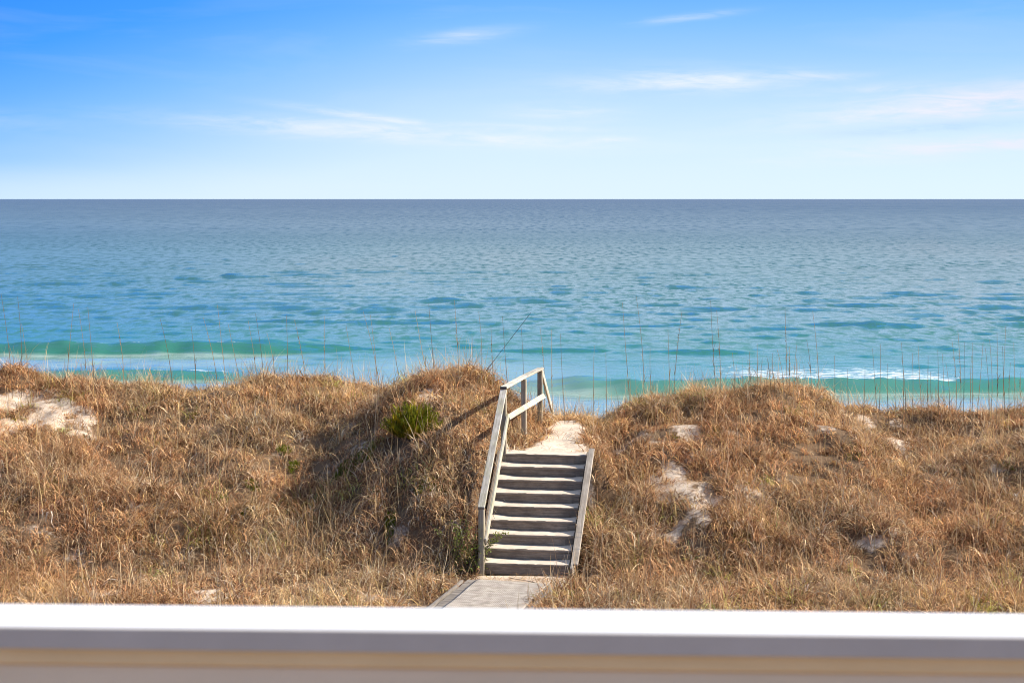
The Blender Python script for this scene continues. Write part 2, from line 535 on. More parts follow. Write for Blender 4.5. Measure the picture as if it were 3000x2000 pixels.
lev = t.ramp(t.rng(lg, 1.8, 3.6), [(0.06, (0.70,) * 3), (0.17, (0.64,) * 3), (0.28, (0.44,) * 3), (0.42, (0.265,) * 3), (0.78, (0.19,) * 3)])
ffac = t.m('MULTIPLY', fr.outputs[0], t.m('SUBTRACT', t.m('ADD', t.m('MULTIPLY', lev, 1.5), t.m('MULTIPLY', t.m('SUBTRACT', band, 0.5), 0.12)), t.m('MULTIPLY', dash, t.m('MULTIPLY', lev, 1.25))), clamp=True)
ms = t.n('ShaderNodeMixShader')
t.link(ffac, ms.inputs[0]); t.link(dif.outputs[0], ms.inputs[1]); t.link(gl.outputs[0], ms.inputs[2])
foam = t.n('ShaderNodeAttribute', attribute_name='foam').outputs['Fac']
fn = t.noise(t.mapping(pos, (0.55, 1.1, 1)), 2.2, 6, 0.68, 0.8)
ff = t.rng(t.m('ADD', fn, t.m('MULTIPLY', t.m('SUBTRACT', foam, 1.0), 0.30)), 0.45, 0.62, 0, 0.9, True)
ff = t.m('MULTIPLY', ff, t.m('GREATER_THAN', foam, 0.02))
fd = t.n('ShaderNodeBsdfDiffuse')
fd.inputs[0].default_value = (0.85, 0.86, 0.86, 1)
ms2 = t.n('ShaderNodeMixShader')
t.link(ff, ms2.inputs[0]); t.link(ms.outputs[0], ms2.inputs[1]); t.link(fd.outputs[0], ms2.inputs[2])
t.link(ms2.outputs[0], out.inputs[0])

rows = EYE * 1536 * 2.0
iy = np.linspace(1 / 58.0, 1 / 420.0, 430)
sy = np.concatenate([1 / iy, np.geomspace(430, 90000, 60)])
u = np.linspace(-0.42, 0.42, 600)
u = np.concatenate([[-4, -2, -1, -0.6], u, [0.6, 1, 2, 4]])
SX = u[None, :] * (sy[:, None] + 5)
SY = np.repeat(sy[:, None], len(u), 1)
SZ = np.zeros_like(SX)
# wind sea: many short-crested components, mostly running towards the shore
wr = np.random.default_rng(5)
for i in range(46):
    lam = 1.0 * 8.0 ** wr.random()
    ang = wr.normal(0, 0.55)
    amp = 0.0024 * lam * (0.6 + 0.8 * wr.random())
    k = 2 * math.pi / lam
    ph = wr.random() * 6.28
    fade = 1 - sstep(0.3, 0.7, np.minimum(1, (SY ** 2 / (EYE * 1536)) / lam))
    wv = np.sin(k * (SX * math.sin(ang) + SY * math.cos(ang)) + ph)
    SZ += amp * fade * wv
# groups of steeper crests
grp = 0.55 + 0.9 * sstep(-0.2, 0.6, fbm(SX * 0.05, SY * 0.11, 3))
SZ *= grp * (sstep(66, 100, SY) * 0.85 + 0.15)
foamv = np.zeros_like(SX)
siltv = np.zeros_like(SX)


def wave(xa, xb, soft, ycr, amp, front, back, silt_len=0.0, tilt=0.0, foam_amt=0.0, foam_back=3.0, foam_x=None):
    """one crest; only the rows it touches are worked on"""
    ext = 4 * back + 6 + silt_len + abs(tilt) * (min(xb, 60) - max(xa, -60)) / 2
    r = slice(*np.searchsorted(sy, [ycr - ext, ycr + ext]))
    c0, c1 = np.searchsorted(u, [(xa - soft) / (ycr - ext), (xb + soft) / (ycr - ext)])
    if xa > 0: c0 = np.searchsorted(u, (xa - soft) / (ycr + ext))
    if xb < 0: c1 = np.searchsorted(u, (xb + soft) / (ycr + ext))
    c = slice(max(0, c0 - 3), min(len(u), c1 + 3))
    X_, Y_ = SX[r, c], SY[r, c]
    xm = (max(xa, -60) + min(xb, 60)) / 2
    yl = ycr + tilt * (X_ - xm) + 0.25 * np.sin(X_ * 0.19 + ycr) + 0.12 * np.sin(X_ * 0.53 + ycr * 2) + 0.07 * np.sin(X_ * 1.9 + ycr * 5)
    env = sstep(xa - soft, xa + soft, X_) * (1 - sstep(xb - soft, xb + soft, X_))
    env = env * (0.93 + 0.07 * np.sin(X_ * 0.3 + ycr * 3) + 0.06 * np.sin(X_ * 0.97 + ycr) + 0.05 * np.sin(X_ * 3.1 + ycr))
    d = Y_ - yl
    prof = np.where(d < 0, np.clip(1 + d / (1.75 * front), 0, 1) ** 1.25, np.exp(-np.abs(d / back) ** 1.3))
    SZ[r, c] += amp * env * prof - 0.15 * amp * env * np.exp(-((d + 2.2 * front) / (1.4 * front)) ** 2)
    if silt_len:
        siltv[r, c] = np.maximum(siltv[r, c], np.clip(env * 1.2, 0, 1) * (1 - sstep(-1.9 * front, -1.35 * front, d)) * sstep(-silt_len, -silt_len * 0.6, d))
    if foam_amt:
        fx = env if foam_x is None else sstep(foam_x[0] - 2, foam_x[0] + 2, X_) * (1 - sstep(foam_x[1] - 2, foam_x[1] + 2, X_))
        foamv[r, c] = np.maximum(foamv[r, c], foam_amt * fx * sstep(-0.35, 0.1, d) * (1 - sstep(foam_back * 0.2, foam_back, d)))


def wpx(px, d):
    return (px - CX) / F * d


def crest(xa, xb, py, amp, front, back, soft=3.0, **kw):
    """a crest seen at row py of the photograph, between columns xa and xb"""
    d = F * (EYE - amp) / (py - HY)
    wave(wpx(xa, d), wpx(xb, d), soft, d, amp, front, back, **kw)


crest(-3000, 900, 1002, 0.55, 0.95, 5.0, 4, foam_amt=0.7, foam_back=0.9, foam_x=(-27, -15), tilt=0.02, silt_len=13)
crest(640, 1120, 1016, 0.149, 0.32, 3.5)
crest(1700, 6000, 1106, 0.56, 0.8, 9.0, 3, silt_len=14, foam_amt=1.0, foam_back=13.0, foam_x=(wpx(2080, 76), wpx(2800, 76)))
crest(1480, 1760, 1112, 0.34, 0.8, 3, 2, silt_len=10)
crest(-2000, 720, 1082, 0.36, 0.8, 3.0, 4, silt_len=6, foam_amt=0.9, foam_back=1.8, foam_x=(wpx(400, 78), wpx(690, 78)))
crest(1480, 1770, 1020, 0.167, 0.32, 3, 2)
crest(1960, 2160, 1028, 0.136, 0.32, 3, 2)
crest(2380, 2660, 945, 0.174, 0.32, 3.5, 2.5, tilt=-0.2)
crest(1000, 1400, 940, 0.124, 0.32, 4)
crest(560, 960, 938, 0.124, 0.32, 4)
crest(2440, 2640, 890, 0.124, 0.32, 4)
crest(2060, 2160, 898, 0.136, 0.32, 4, 2)
crest(1790, 1990, 948, 0.124, 0.32, 4, 2)
crest(1000, 1120, 900, 0.124, 0.32, 4, 2)
for i in range(3600):
    yy = 80 + 200 * wr.random() ** 1.2
    xx = (wr.random() - 0.5) * 0.8 * yy
    hw = 0.2 + 1.1 * wr.random() ** 2.5
    wave(xx - hw, xx + hw, 0.35 + hw * 0.6, yy, 0.02 + 0.06 * wr.random() * min(1, yy / 120), 0.25 + yy * 0.0012, 1.4, tilt=wr.normal(0, 0.12))
siltv = np.maximum(siltv, 0.7 * sstep(-16, -9, SX) * (1 - sstep(1, 6, SX)) * (1 - sstep(80, 90, SY + 1.5 * np.sin(SX * 0.4))))
siltv *= 0.9 + 0.1 * np.sin(SX * 0.21) * np.sin(SY * 0.5)
nu, nr = SX.shape[1], SX.shape[0]
idx = np.arange(nu * nr).reshape(nr, nu)
quads = np.stack([idx[:-1, :-1], idx[:-1, 1:], idx[1:, 1:], idx[1:, :-1]], -1).reshape(-1, 4)
sea = mesh_np('sea', np.stack([SX, SY, SZ], -1).reshape(-1, 3), [quads], m_sea, {'foam': ('FLOAT', foamv.ravel()), 'silt': ('FLOAT', siltv.ravel())}, smooth=True)
tag(sea, 'turquoise sea with small breaking waves, blue towards the horizon', 'sea', kind='structure')


# ------------------------------------------------------------------ wood
def wood(name, dark, light, stain=None, stain_amt=0.0, rough=0.8, grain=1.0):
    m_, t, out = material(name)
    tc = t.n('ShaderNodeTexCoord').outputs['Object']
    rnd = t.n('ShaderNodeObjectInfo').outputs['Random']
    off = t.n('ShaderNodeVectorMath', operation='ADD')
    cb = t.n('ShaderNodeCombineXYZ')
    t.link(t.m('MULTIPLY', rnd, 37.0), cb.inputs[0]); t.link(t.m('MULTIPLY', rnd, 11.0), cb.inputs[1])
    t.link(tc, off.inputs[0]); t.link(cb.outputs[0], off.inputs[1])
    v = off.outputs[0]
    g = t.noise(t.mapping(v, (2.2, 42, 42)), 1.0 * grain, 5, 0.68, 0.5)
    bl = t.noise(t.mapping(v, (1, 2.2, 2.2)), 4.5, 6, 0.68)
    f = t.m('ADD', t.m('MULTIPLY', g, 0.52), t.m('MULTIPLY', bl, 0.48))
    col = t.ramp(f, [(0.36, dark), (0.5, tuple((a + b_) / 2 for a, b_ in zip(dark, light))), (0.62, light)])
    hv = t.n('ShaderNodeHueSaturation')
    t.link(t.m('ADD', t.m('MULTIPLY', rnd, 0.35), 0.82), hv.inputs['Value'])
    t.link(col, hv.inputs['Color'])
    col = hv.outputs[0]
    if stain:
        s_ = t.rng(t.noise(v, 2.3, 6, 0.7), 0.45, 0.68)
        col = t.mix(t.m('MULTIPLY', s_, stain_amt), col, (*stain, 1))
    b = t.n('ShaderNodeBsdfPrincipled')
    t.link(col, b.inputs['Base Color'])
    b.inputs['Roughness'].default_value = rough
    b.inputs['Specular IOR Level'].default_value = 0.25
    bp = t.n('ShaderNodeBump')
    bp.inputs['Strength'].default_value = 0.5
    bp.inputs['Distance'].default_value = 0.004
    t.link(g, bp.inputs['Height'])
    t.link(bp.outputs[0], b.inputs['Normal'])
    t.link(b.outputs[0], out.inputs[0])
    return m_


m_rail = wood('weathered_rail', (0.27, 0.235, 0.18), (0.66, 0.60, 0.51), (0.38, 0.35, 0.16), 0.5)
m_post = wood('weathered_post', (0.19, 0.15, 0.105), (0.40, 0.34, 0.25), (0.28, 0.26, 0.11), 0.5)
m_tread = wood('sandy_tread', (0.13, 0.10, 0.075), (0.30, 0.24, 0.18), (0.30, 0.24, 0.18), 0.4)
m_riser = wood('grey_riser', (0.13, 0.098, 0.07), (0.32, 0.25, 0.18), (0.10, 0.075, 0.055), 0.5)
m_side = wood('stair_side', (0.25, 0.20, 0.15), (0.52, 0.44, 0.35), (0.24, 0.19, 0.14), 0.4)
m_plank = wood('walk_plank', (0.16, 0.135, 0.11), (0.34, 0.29, 0.24), (0.1, 0.08, 0.06), 0.4)

# ------------------------------------------------------------------ stairs
stairs = empty('beach_stairs', (0.25, 27.0, FOOT))
tag(stairs, 'weathered wooden stairs with sand on the treads climbing the dune', 'stairs')
NR = 9
RISE = (LAND - (FOOT - 0.02)) / NR


def stair_pt(k, side, z, dy=0.0):
    f_ = k / 8.0
    a, b_ = (ST_BL, ST_TL) if side < 0 else (ST_BR, ST_TR)
    p = a + (b_ - a) * f_
    u_ = (ST_TL - ST_BL) / np.linalg.norm(ST_TL - ST_BL)
    p = p + u_ * dy
    return Vector((p[0], p[1], z))


m_dsand, t, out = material('blown_sand')
tc = t.n('ShaderNodeTexCoord').outputs['Object']
n2 = t.noise(tc, 70.0, 4, 0.7)
n1 = t.noise(tc, 5.0, 4, 0.6)
bs = t.n('ShaderNodeBsdfPrincipled')
t.link(t.ramp(t.m('ADD', t.m('MULTIPLY', n1, 0.6), t.m('MULTIPLY', n2, 0.4)), [(0.3, (0.48, 0.38, 0.285)), (0.7, (0.72, 0.60, 0.475))]), bs.inputs['Base Color'])
bs.inputs['Roughness'].default_value = 0.95
t.link(bs.outputs[0], out.inputs[0])

for k in range(NR):
    z0 = FOOT - 0.02 + k * RISE
    z1 = z0 + RISE
    # riser board, set back under the tread's nose
    beam('riser', stair_pt(k, -1, z0 + RISE * 0.40, 0.004), stair_pt(k, 1, z0 + RISE * 0.40, 0.004), 0.03, RISE * 0.78, m_riser, stairs, bev=0.004, ext=-0.02)
    last = k == NR - 1
    for j in range(2):
        a = stair_pt(k, -1, z1 - 0.020, 0.045 + j * 0.148)
        b_ = stair_pt(k, 1, z1 - 0.020 - random.uniform(0, 0.006), 0.045 + j * 0.148)
        tr = beam('tread', a, b_, 0.143, 0.040, m_tread if j else m_riser if False else m_tread, stairs, bev=0.007, ext=-0.005)
    # blown sand lying on the tread, deepest at its back and towards the rail side
    nxs, nys = 26, 7
    S, T = np.meshgrid(np.linspace(0.02, 0.985, nxs), np.linspace(0.0, 1.0, nys))
    L0, R0 = stair_pt(k, -1, 0, 0), stair_pt(k, 1, 0, 0)
    u_ = (ST_TL - ST_BL) / np.linalg.norm(ST_TL - ST_BL)
    wX = L0.x + (R0.x - L0.x) * S + u_[0] * (-0.015 + T * 0.285)
    wY = L0.y + (R0.y - L0.y) * S + u_[1] * (-0.015 + T * 0.285)
    hgt = (0.004 + 0.010 * T + 0.034 * np.exp(-(S / 0.16) ** 2) * (0.15 + 0.85 * T) + 0.02 * np.exp(-((1 - S) / 0.1) ** 2) * T + 0.006 * fbm(wX * 5 + k * 3.1, wY * 5, 3))
    hgt = np.where((T < 0.12), np.minimum(hgt, 0.006 * np.ones_like(hgt)) - 0.01 * (fbm(wX * 6 + k, wY * 0, 2) > 0.25), hgt)
    wZ = z1 + hgt + 0.001
    ii = np.arange(nxs * nys).reshape(nys, nxs)
    q_ = np.stack([ii[:-1, :-1], ii[:-1, 1:], ii[1:, 1:], ii[1:, :-1]], -1).reshape(-1, 4)
    so = mesh_np('tread_sand', np.stack([wX, wY, wZ], -1).reshape(-1, 3), [q_], m_dsand, smooth=True, parent=stairs)
for side, off in ((-1, -0.03), (1, 0.03)):
    a, b_ = stair_pt(-0.15, side, FOOT + 0.02), stair_pt(8.1, side, LAND - 0.03)
    a.x += off; b_.x += off
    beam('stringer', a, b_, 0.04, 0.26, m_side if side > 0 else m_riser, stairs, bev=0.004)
# kerb board along the open side and the end block at its head
a, b_ = stair_pt(-0.05, 1, FOOT + 0.17), stair_pt(8.15, 1, LAND + 0.115)
a.x += 0.085; b_.x += 0.085
kerb = beam('kerb_board', a, b_, 0.10, 0.05, m_side, stairs, bev=0.008)
beam('end_block', stair_pt(8, 1, LAND - 0.10, -0.012) + Vector((-0.24, 0.03, 0)), stair_pt(8, 1, LAND - 0.10, -0.012) + Vector((-0.01, 0, 0)), 0.045, 0.19, m_riser, stairs)
for k in range(1, NR):
    z0 = FOOT - 0.02 + k * RISE
    c_ = stair_pt(k, 1, z0 + RISE * 0.4, -0.012)
    beam('cleat', c_ + Vector((-0.17, 0.03, 0)), c_ + Vector((-0.03, 0.01, 0)), 0.035, RISE * 0.55, m_riser, stairs, bev=0.004)

# ------------------------------------------------------------------ handrail
rail = empty('stair_handrail', (-0.6, 27.0, FOOT))
tag(rail, 'weathered grey timber handrail on posts along the stairs and sand path', 'handrail')


def PX(px, py, d):
    return Vector(((px - CX) / F * d, d, EYE - (py - HY) / F * d))


PW = 0.10
A = PX(1411, 1480, 27.0)       # foot of the sloping rail
B = PX(1476, 1138, 29.45)      # where it turns level
D = PX(1582, 1082, 32.5)
Cm = B + (D - B) * 0.53
E = PX(1619, 1212, 34.3)


def post(top, zb, ang):
    z_t = top.z - 0.025
    o = beam('post', (top.x, top.y, zb), (top.x, top.y, z_t), PW, PW, m_post, rail, up=(math.sin(ang), math.cos(ang), 0), bev=0.008)
    return o


for p_ in (A, B, Cm, D):
    gz = float(ground(p_.x, p_.y))
    post(p_, min(gz, LAND if p_ is not A else FOOT) - 0.35, math.radians(10))
CAPW, CAPT = 0.125, 0.045
sl = (B - A).normalized()
beam('top_rail', A - sl * 0.06, B - sl * 0.05, CAPW, CAPT, m_rail, rail, bev=0.007)
lv = (D - B).normalized()
beam('top_rail', B - lv * 0.03 + Vector((0, 0, 0.02)), Cm + Vector((0, 0, 0.028)), CAPW + 0.01, CAPT, m_rail, rail, bev=0.007)
beam('top_rail', Cm + Vector((0, 0, 0.027)) + lv * 0.004, D + lv * 0.07 + Vector((0, 0, 0.012)), CAPW + 0.01, CAPT, m_rail, rail, bev=0.007)
dn = (E - D).normalized()
beam('top_rail', D + Vector((0.03, 0.07, -0.01)), E + dn * 0.9, 0.04, 0.13, m_rail, rail, bev=0.007)
side_ = Vector((0.072, 0, 0))
dropm = Vector((0, 0, -0.56))
beam('mid_rail', A + side_ + Vector((0.0, 0, -0.62)) - sl * 0.02, B + side_ + dropm + sl * 0.05, 0.04, 0.135, m_rail, rail, bev=0.006)
beam('mid_rail', B + side_ + dropm + lv * 0.06, Cm + side_ + dropm + Vector((0, 0, 0.0)), 0.042, 0.11, m_rail, rail, bev=0.006, roll=-0.5)
beam('mid_rail', Cm + side_ + dropm + lv * 0.004, D + side_ + dropm + lv * 0.05, 0.042, 0.11, m_rail, rail, bev=0.006, roll=-0.5)
m_bolt, t, out = material('bolt_steel')
b = t.n('ShaderNodeBsdfPrincipled')
b.inputs['Base Color'].default_value = (0.05, 0.045, 0.04, 1)
b.inputs['Roughness'].default_value = 0.6
t.link(b.outputs[0], out.inputs[0])
beam('end_cap', B - lv * 0.045 + Vector((-0.062, -0.0, 0.018)), B - lv * 0.045 + Vector((0.066, -0.012, 0.018)), 0.012, 0.05, m_bolt, rail, bev=0.003)
beam('end_cap', A - sl * 0.066 + Vector((-0.06, 0, 0.0)), A - sl * 0.066 + Vector((0.06, 0, 0.0)), 0.012, 0.04, m_riser, rail, bev=0.003)
for sx_ in (-0.025, 0.02):
    beam('bolt', B - lv * 0.05 + Vector((sx_, -0.062, -0.06)), B - lv * 0.05 + Vector((sx_, -0.03, -0.06)), 0.016, 0.016, m_bolt, rail, bev=0.003)

# ------------------------------------------------------------------ boardwalk
walk = empty('boardwalk', (-0.2, 25.0, FOOT))
tag(walk, 'low grey boardwalk leading to the foot of the stairs', 'boardwalk')
ua = Vector((0.265, 0.964, 0)).normalized()
va = Vector((ua.y, -ua.x, 0))
org = Vector((-0.09 + (23.4 - 25.8) * 0.275, 23.4, FOOT + 0.03))
npl = 20
for k in range(npl):
    c_ = org + ua * (k * 0.147)
    j = random.uniform(-0.012, 0.012)
    beam('plank', c_ - va * (0.80 + j), c_ + va * (0.70 + j), 0.138, 0.035, m_plank, walk, bev=0.005)
for s_, dd in ((-1, 0.845), (1, 0.745)):
    beam('edge_beam', org + va * s_ * dd + Vector((0, 0, -0.005)), org + va * s_ * dd + ua * (npl * 0.147 - 0.25) + Vector((0, 0, -0.005)), 0.05, 0.10, m_plank, walk, bev=0.005)

m_mat, t, out = material('ribbed_mat')
tc = t.n('ShaderNodeTexCoord').outputs['UV']
tc = t.n('ShaderNodeTexCoord').outputs['Object']
spx = t.n('ShaderNodeSeparateXYZ')
t.link(tc, spx.inputs[0])
ribs = t.m('SINE', t.m('MULTIPLY', spx.outputs[0], 2 * math.pi / 0.032))
ribc = t.m('SINE', t.m('MULTIPLY', spx.outputs[1], 2 * math.pi / 0.0735))
nn = t.noise(tc, 6, 5, 0.65)
col = t.ramp(t.m('ADD', t.m('MULTIPLY', nn, 0.8), t.m('ADD', t.m('MULTIPLY', ribs, 0.05), t.m('MULTIPLY', ribc, 0.03))), [(0.22, (0.20, 0.165, 0.13)), (0.5, (0.44, 0.375, 0.305)), (0.75, (0.54, 0.46, 0.375))])
b = t.n('ShaderNodeBsdfPrincipled')
t.link(col, b.inputs['Base Color'])
b.inputs['Roughness'].default_value = 0.9
bp = t.n('ShaderNodeBump')
bp.inputs['Strength'].default_value = 0.25
bp.inputs['Distance'].default_value = 0.01
t.link(t.m('ADD', ribs, ribc), bp.inputs['Height'])
t.link(bp.outputs[0], b.inputs['Normal'])
t.link(b.outputs[0], out.inputs[0])
nxs, nys = 30, 140
S, T = np.meshgrid(np.linspace(-0.63, 0.63, nxs), np.linspace(0, 3.0, nys))
gz = 0.010 + 0.007 * np.abs(np.sin(T * math.pi / 0.147)) + 0.006 * fbm(S * 2, T * 2, 2)
gz = gz + 0.0
far_end = sstep(2.75, 3.0, T)
gz = gz * (1 - far_end) + (-0.02) * far_end
top = np.stack([S + 0 * T, T, gz], -1).reshape(-1, 3)
ii = np.arange(nxs * nys).reshape(nys, nxs)
q_ = np.stack([ii[:-1, :-1], ii[:-1, 1:], ii[1:, 1:], ii[1:, :-1]], -1).reshape(-1, 4)
mat_o = mesh_np('walkway_mat', top, [q_], m_mat, smooth=True)
M = Matrix((va, ua, Vector((0, 0, 1)))).transposed().to_4x4()
M.translation = org + Vector((0, 0, 0.0215))
mat_o.matrix_world = M
sol = mat_o.modifiers.new('thickness', 'SOLIDIFY')
sol.thickness = 0.006
tag(mat_o, 'pale ribbed mat laid along the boardwalk before the stairs', 'mat')

# ------------------------------------------------------------------ porch railing in the foreground
m_white, t, out = material('white_paint')
tc = t.n('ShaderNodeTexCoord').outputs['Object']
b = t.n('ShaderNodeBsdfPrincipled')
t.link(t.ramp(t.noise(tc, 5, 5, 0.6), [(0.3, (0.80, 0.80, 0.79)), (0.7, (0.86, 0.86, 0.85))]), b.inputs['Base Color'])
b.inputs['Roughness'].default_value = 0.45
t.link(b.outputs[0], out.inputs[0])
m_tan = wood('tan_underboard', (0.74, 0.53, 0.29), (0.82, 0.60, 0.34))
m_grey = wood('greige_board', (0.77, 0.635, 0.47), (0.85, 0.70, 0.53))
porch = empty('porch_railing', (0, 2.4, 7.3))
tag(porch, 'white porch railing crossing the foreground, out of focus', 'railing')
zt = EYE - 0.66
yaw = math.radians(-2.1)
rd = Vector((math.cos(yaw), math.sin(yaw), 0))
rn = Vector((-rd.y, rd.x, 0))
rc = Vector((0, 2.4175, 0))
HW = 1.6
beam('top_board', rc - rd * HW + Vector((0, 0, zt - 0.0175)), rc + rd * HW + Vector((0, 0, zt - 0.0175)), 0.120, 0.035, m_white, porch, bev=0.004)
m_edge_shade, t, out = material('edge_shade_grey')  # shade on the white cap's front edge, painted in as grey
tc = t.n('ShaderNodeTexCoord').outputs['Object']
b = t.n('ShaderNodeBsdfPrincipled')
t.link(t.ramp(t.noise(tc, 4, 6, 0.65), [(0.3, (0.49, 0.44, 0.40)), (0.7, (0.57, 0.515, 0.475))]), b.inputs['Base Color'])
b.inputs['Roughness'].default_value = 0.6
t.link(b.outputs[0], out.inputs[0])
beam('edge_shade_strip', rc - rd * HW - rn * 0.063 + Vector((0, 0, zt - 0.0195)), rc + rd * HW - rn * 0.063 + Vector((0, 0, zt - 0.0195)), 0.006, 0.033, m_edge_shade, porch, bev=0.001)  # thin strip added over the cap's front to hold the painted shade
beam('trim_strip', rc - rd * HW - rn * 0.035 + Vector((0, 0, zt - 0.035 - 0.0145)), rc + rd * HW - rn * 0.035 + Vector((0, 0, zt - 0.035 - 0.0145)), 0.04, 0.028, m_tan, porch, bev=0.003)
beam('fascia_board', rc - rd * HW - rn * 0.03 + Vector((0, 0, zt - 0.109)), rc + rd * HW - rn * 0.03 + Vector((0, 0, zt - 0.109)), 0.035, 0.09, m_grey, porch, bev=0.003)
for s_ in (-1, 1):
    pp = rc + rd * s_ * 1.55
    beam('post', pp + Vector((0, 0, 2.2)), pp + Vector((0, 0, zt - 0.037)), 0.09, 0.09, m_white, porch, up=rd, bev=0.004)

# the porch behind the railing: floor and house wall, out of the picture
m_floor = wood('porch_floor_boards', (0.16, 0.115, 0.075), (0.26, 0.19, 0.13))
fl = beam('porch_floor', (-4, 0.1, 7.24), (4, 0.1, 7.24), 4.3, 0.06, m_floor, bev=0.01)
tag(fl, 'tan board floor of the porch behind the white railing', 'floor', kind='structure')
m_wall, t, out = material('cream_wall')
b = t.n('ShaderNodeBsdfPrincipled')
b.inputs['Base Color'].default_value = (0.68, 0.62, 0.54, 1)
b.inputs['Roughness'].default_value = 0.8
t.link(b.outputs[0], out.inputs[0])
hw = beam('house_wall', (-4.5, -2.2, 6.0), (4.5, -2.2, 6.0), 0.2, 8.4, m_wall, bev=0.01)
tag(hw, 'cream house wall at the back of the porch', 'wall', kind='structure')

# ------------------------------------------------------------------ dune grass
m_grass, t, out = material('dry_grass')
ca = t.n('ShaderNodeAttribute', attribute_name='tint').outputs['Color']
dif = t.n('ShaderNodeBsdfDiffuse')
t.link(ca, dif.inputs[0])
trn = t.n('ShaderNodeBsdfTranslucent')
t.link(ca, trn.inputs[0])
ms = t.n('ShaderNodeMixShader')
ms.inputs[0].default_value = 0.27
t.link(dif.outputs[0], ms.inputs[1]); t.link(trn.outputs[0], ms.inputs[2])
t.link(ms.outputs[0], out.inputs[0])


def blades(root, az_, th0, curl, length, width, col, K, wob=0.25, tipw=0.25, powr=1.3, rng=RNG):
    """ribbons with K points each; returns V, faces, colours"""
    N = len(root)
    s_ = np.linspace(0, 1, K)
    th = th0[:, None] + curl[:, None] * (s_[None, :-1] + 0.5 / (K - 1)) ** powr
    azs = az_[:, None] + np.cumsum(rng.normal(0, wob, (N, K - 1)), 1)
    seg = length[:, None] / (K - 1)
    dx = np.sin(th) * np.cos(azs) * seg
    dy = np.sin(th) * np.sin(azs) * seg
    dz = np.cos(th) * seg
    P = np.zeros((N, K, 3))
    P[:, 1:, 0] = np.cumsum(dx, 1); P[:, 1:, 1] = np.cumsum(dy, 1); P[:, 1:, 2] = np.cumsum(dz, 1)
    P += root[:, None, :]
    wa = az_ + np.pi / 2 + rng.normal(0, 0.7, N)
    wd = np.stack([np.cos(wa), np.sin(wa), np.zeros(N)], -1)
    wprof = (1 - (1 - tipw) * s_ ** 1.5)
    wprof[-1] = 0
    left = P[:, :-1] - wd[:, None, :] * (width[:, None, None] * wprof[None, :-1, None] / 2)
    right = P[:, :-1] + wd[:, None, :] * (width[:, None, None] * wprof[None, :-1, None] / 2)
    tip = P[:, -1:]
    V = np.concatenate([left, right, tip], 1)         # N, 2(K-1)+1
    nv = 2 * (K - 1) + 1
    base = (np.arange(N) * nv)[:, None]
    i = np.arange(K - 2)
    qd = np.stack([i, i + (K - 1), i + K, i + 1], -1)
    quads = (base[:, :, None] + qd[None]).reshape(-1, 4)
    tri = np.stack([np.full(N, K - 2), np.full(N, 2 * (K - 1) - 1), np.full(N, nv - 1)], -1) + base
    cc = np.repeat(col, nv, 0)
    return V.reshape(-1, 3), quads, tri, cc


class Bag:
    def __init__(s):
        s.V, s.Q, s.T, s.C, s.n = [], [], [], [], 0

    def add(s, V, q, t_, c):
        s.V.append(V); s.Q.append(q + s.n); s.T.append(t_ + s.n); s.C.append(c); s.n += len(V)

    def build(s, name, mat, parent=None):
        fs = [np.concatenate(s.Q)] if s.Q else []
        fs.append(np.concatenate(s.T))
        return mesh_np(name, np.concatenate(s.V), fs, mat, {'tint': ('FLOAT_COLOR', np.concatenate(s.C))}, parent=parent)


PAL = np.array([[0.50, 0.265, 0.13], [0.60, 0.36, 0.18], [0.70, 0.475, 0.24], [0.78, 0.59, 0.35], [0.25, 0.125, 0.065], [0.58, 0.455, 0.31], [0.64, 0.435, 0.175]])


def scatter(n):
    yy = RNG.uniform(22.2, 37.2, n)
    xx = RNG.uniform(-1, 1, n) * (yy / 3 + 1.2)
    # frames narrow with distance: keep an even density on the ground
    return xx, yy


SHX, SHY, SHZ = hit(1208, 1290)
bag = Bag()
# tussock centres
cx_, cy_ = scatter(12400)
keep = RNG.random(12400) < (cy_ / 3 + 1.2) / (37.2 / 3 + 1.2)
cx_, cy_ = cx_[keep], cy_[keep]
bb = bareness(cx_, cy_)
dens = np.clip(0.8 + 0.65 * fbm(cx_ * 1.5, cy_ * 1.5, 3), 0.48, 1) * (0.55 + 0.45 * sstep(22.5, 24.2, cy_))
keep = (RNG.random(len(cx_)) < (1 - bb) ** 1.5 + 0.22 * (bb < 0.972)) & ((cx_ - SHX) ** 2 + ((cy_ - SHY + 0.15) / 1.2) ** 2 > 0.5 ** 2) & (RNG.random(len(cx_)) < dens)
cx_, cy_ = cx_[keep], cy_[keep]
ex_x = np.concatenate([RNG.uniform(-1.9, -0.25, 90), RNG.uniform(1.35, 2.3, 60)])
ex_y = np.concatenate([RNG.uniform(27.6, 31.4, 90), RNG.uniform(26.8, 30.6, 60)])      # thick growth against the rail side of the stairs
ok = (bareness(ex_x, ex_y) < 0.3) & ((ex_x - SHX) ** 2 + (ex_y - SHY) ** 2 > 0.3)
cx_, cy_ = np.concatenate([cx_, ex_x[ok]]), np.concatenate([cy_, ex_y[ok]])
nt = len(cx_)
bb_t = bareness(cx_, cy_)
golden = sstep(32.5, 34.5, cy_) * 0.8 + (1 - sstep(25.2, 26.8, cy_)) * 0.65
golden = np.clip(0.7 * golden + 0.55 * fbm(cx_ * 0.6 + 9, cy_ * 0.6, 3), 0, 1)
golden = np.where((cx_ > 0.6) & (cx_ < 2.4) & (cy_ > 33), 1.0, golden)
size = np.exp(RNG.normal(0, 0.36, nt)) * (1 + 0.25 * fbm(cx_ * 0.7 + 2, cy_ * 0.7, 2))
size = np.where((cx_ > -2.6) & (cx_ < -0.5) & (cy_ > 31.8) & (cy_ < 33.8), size * 1.25, size)
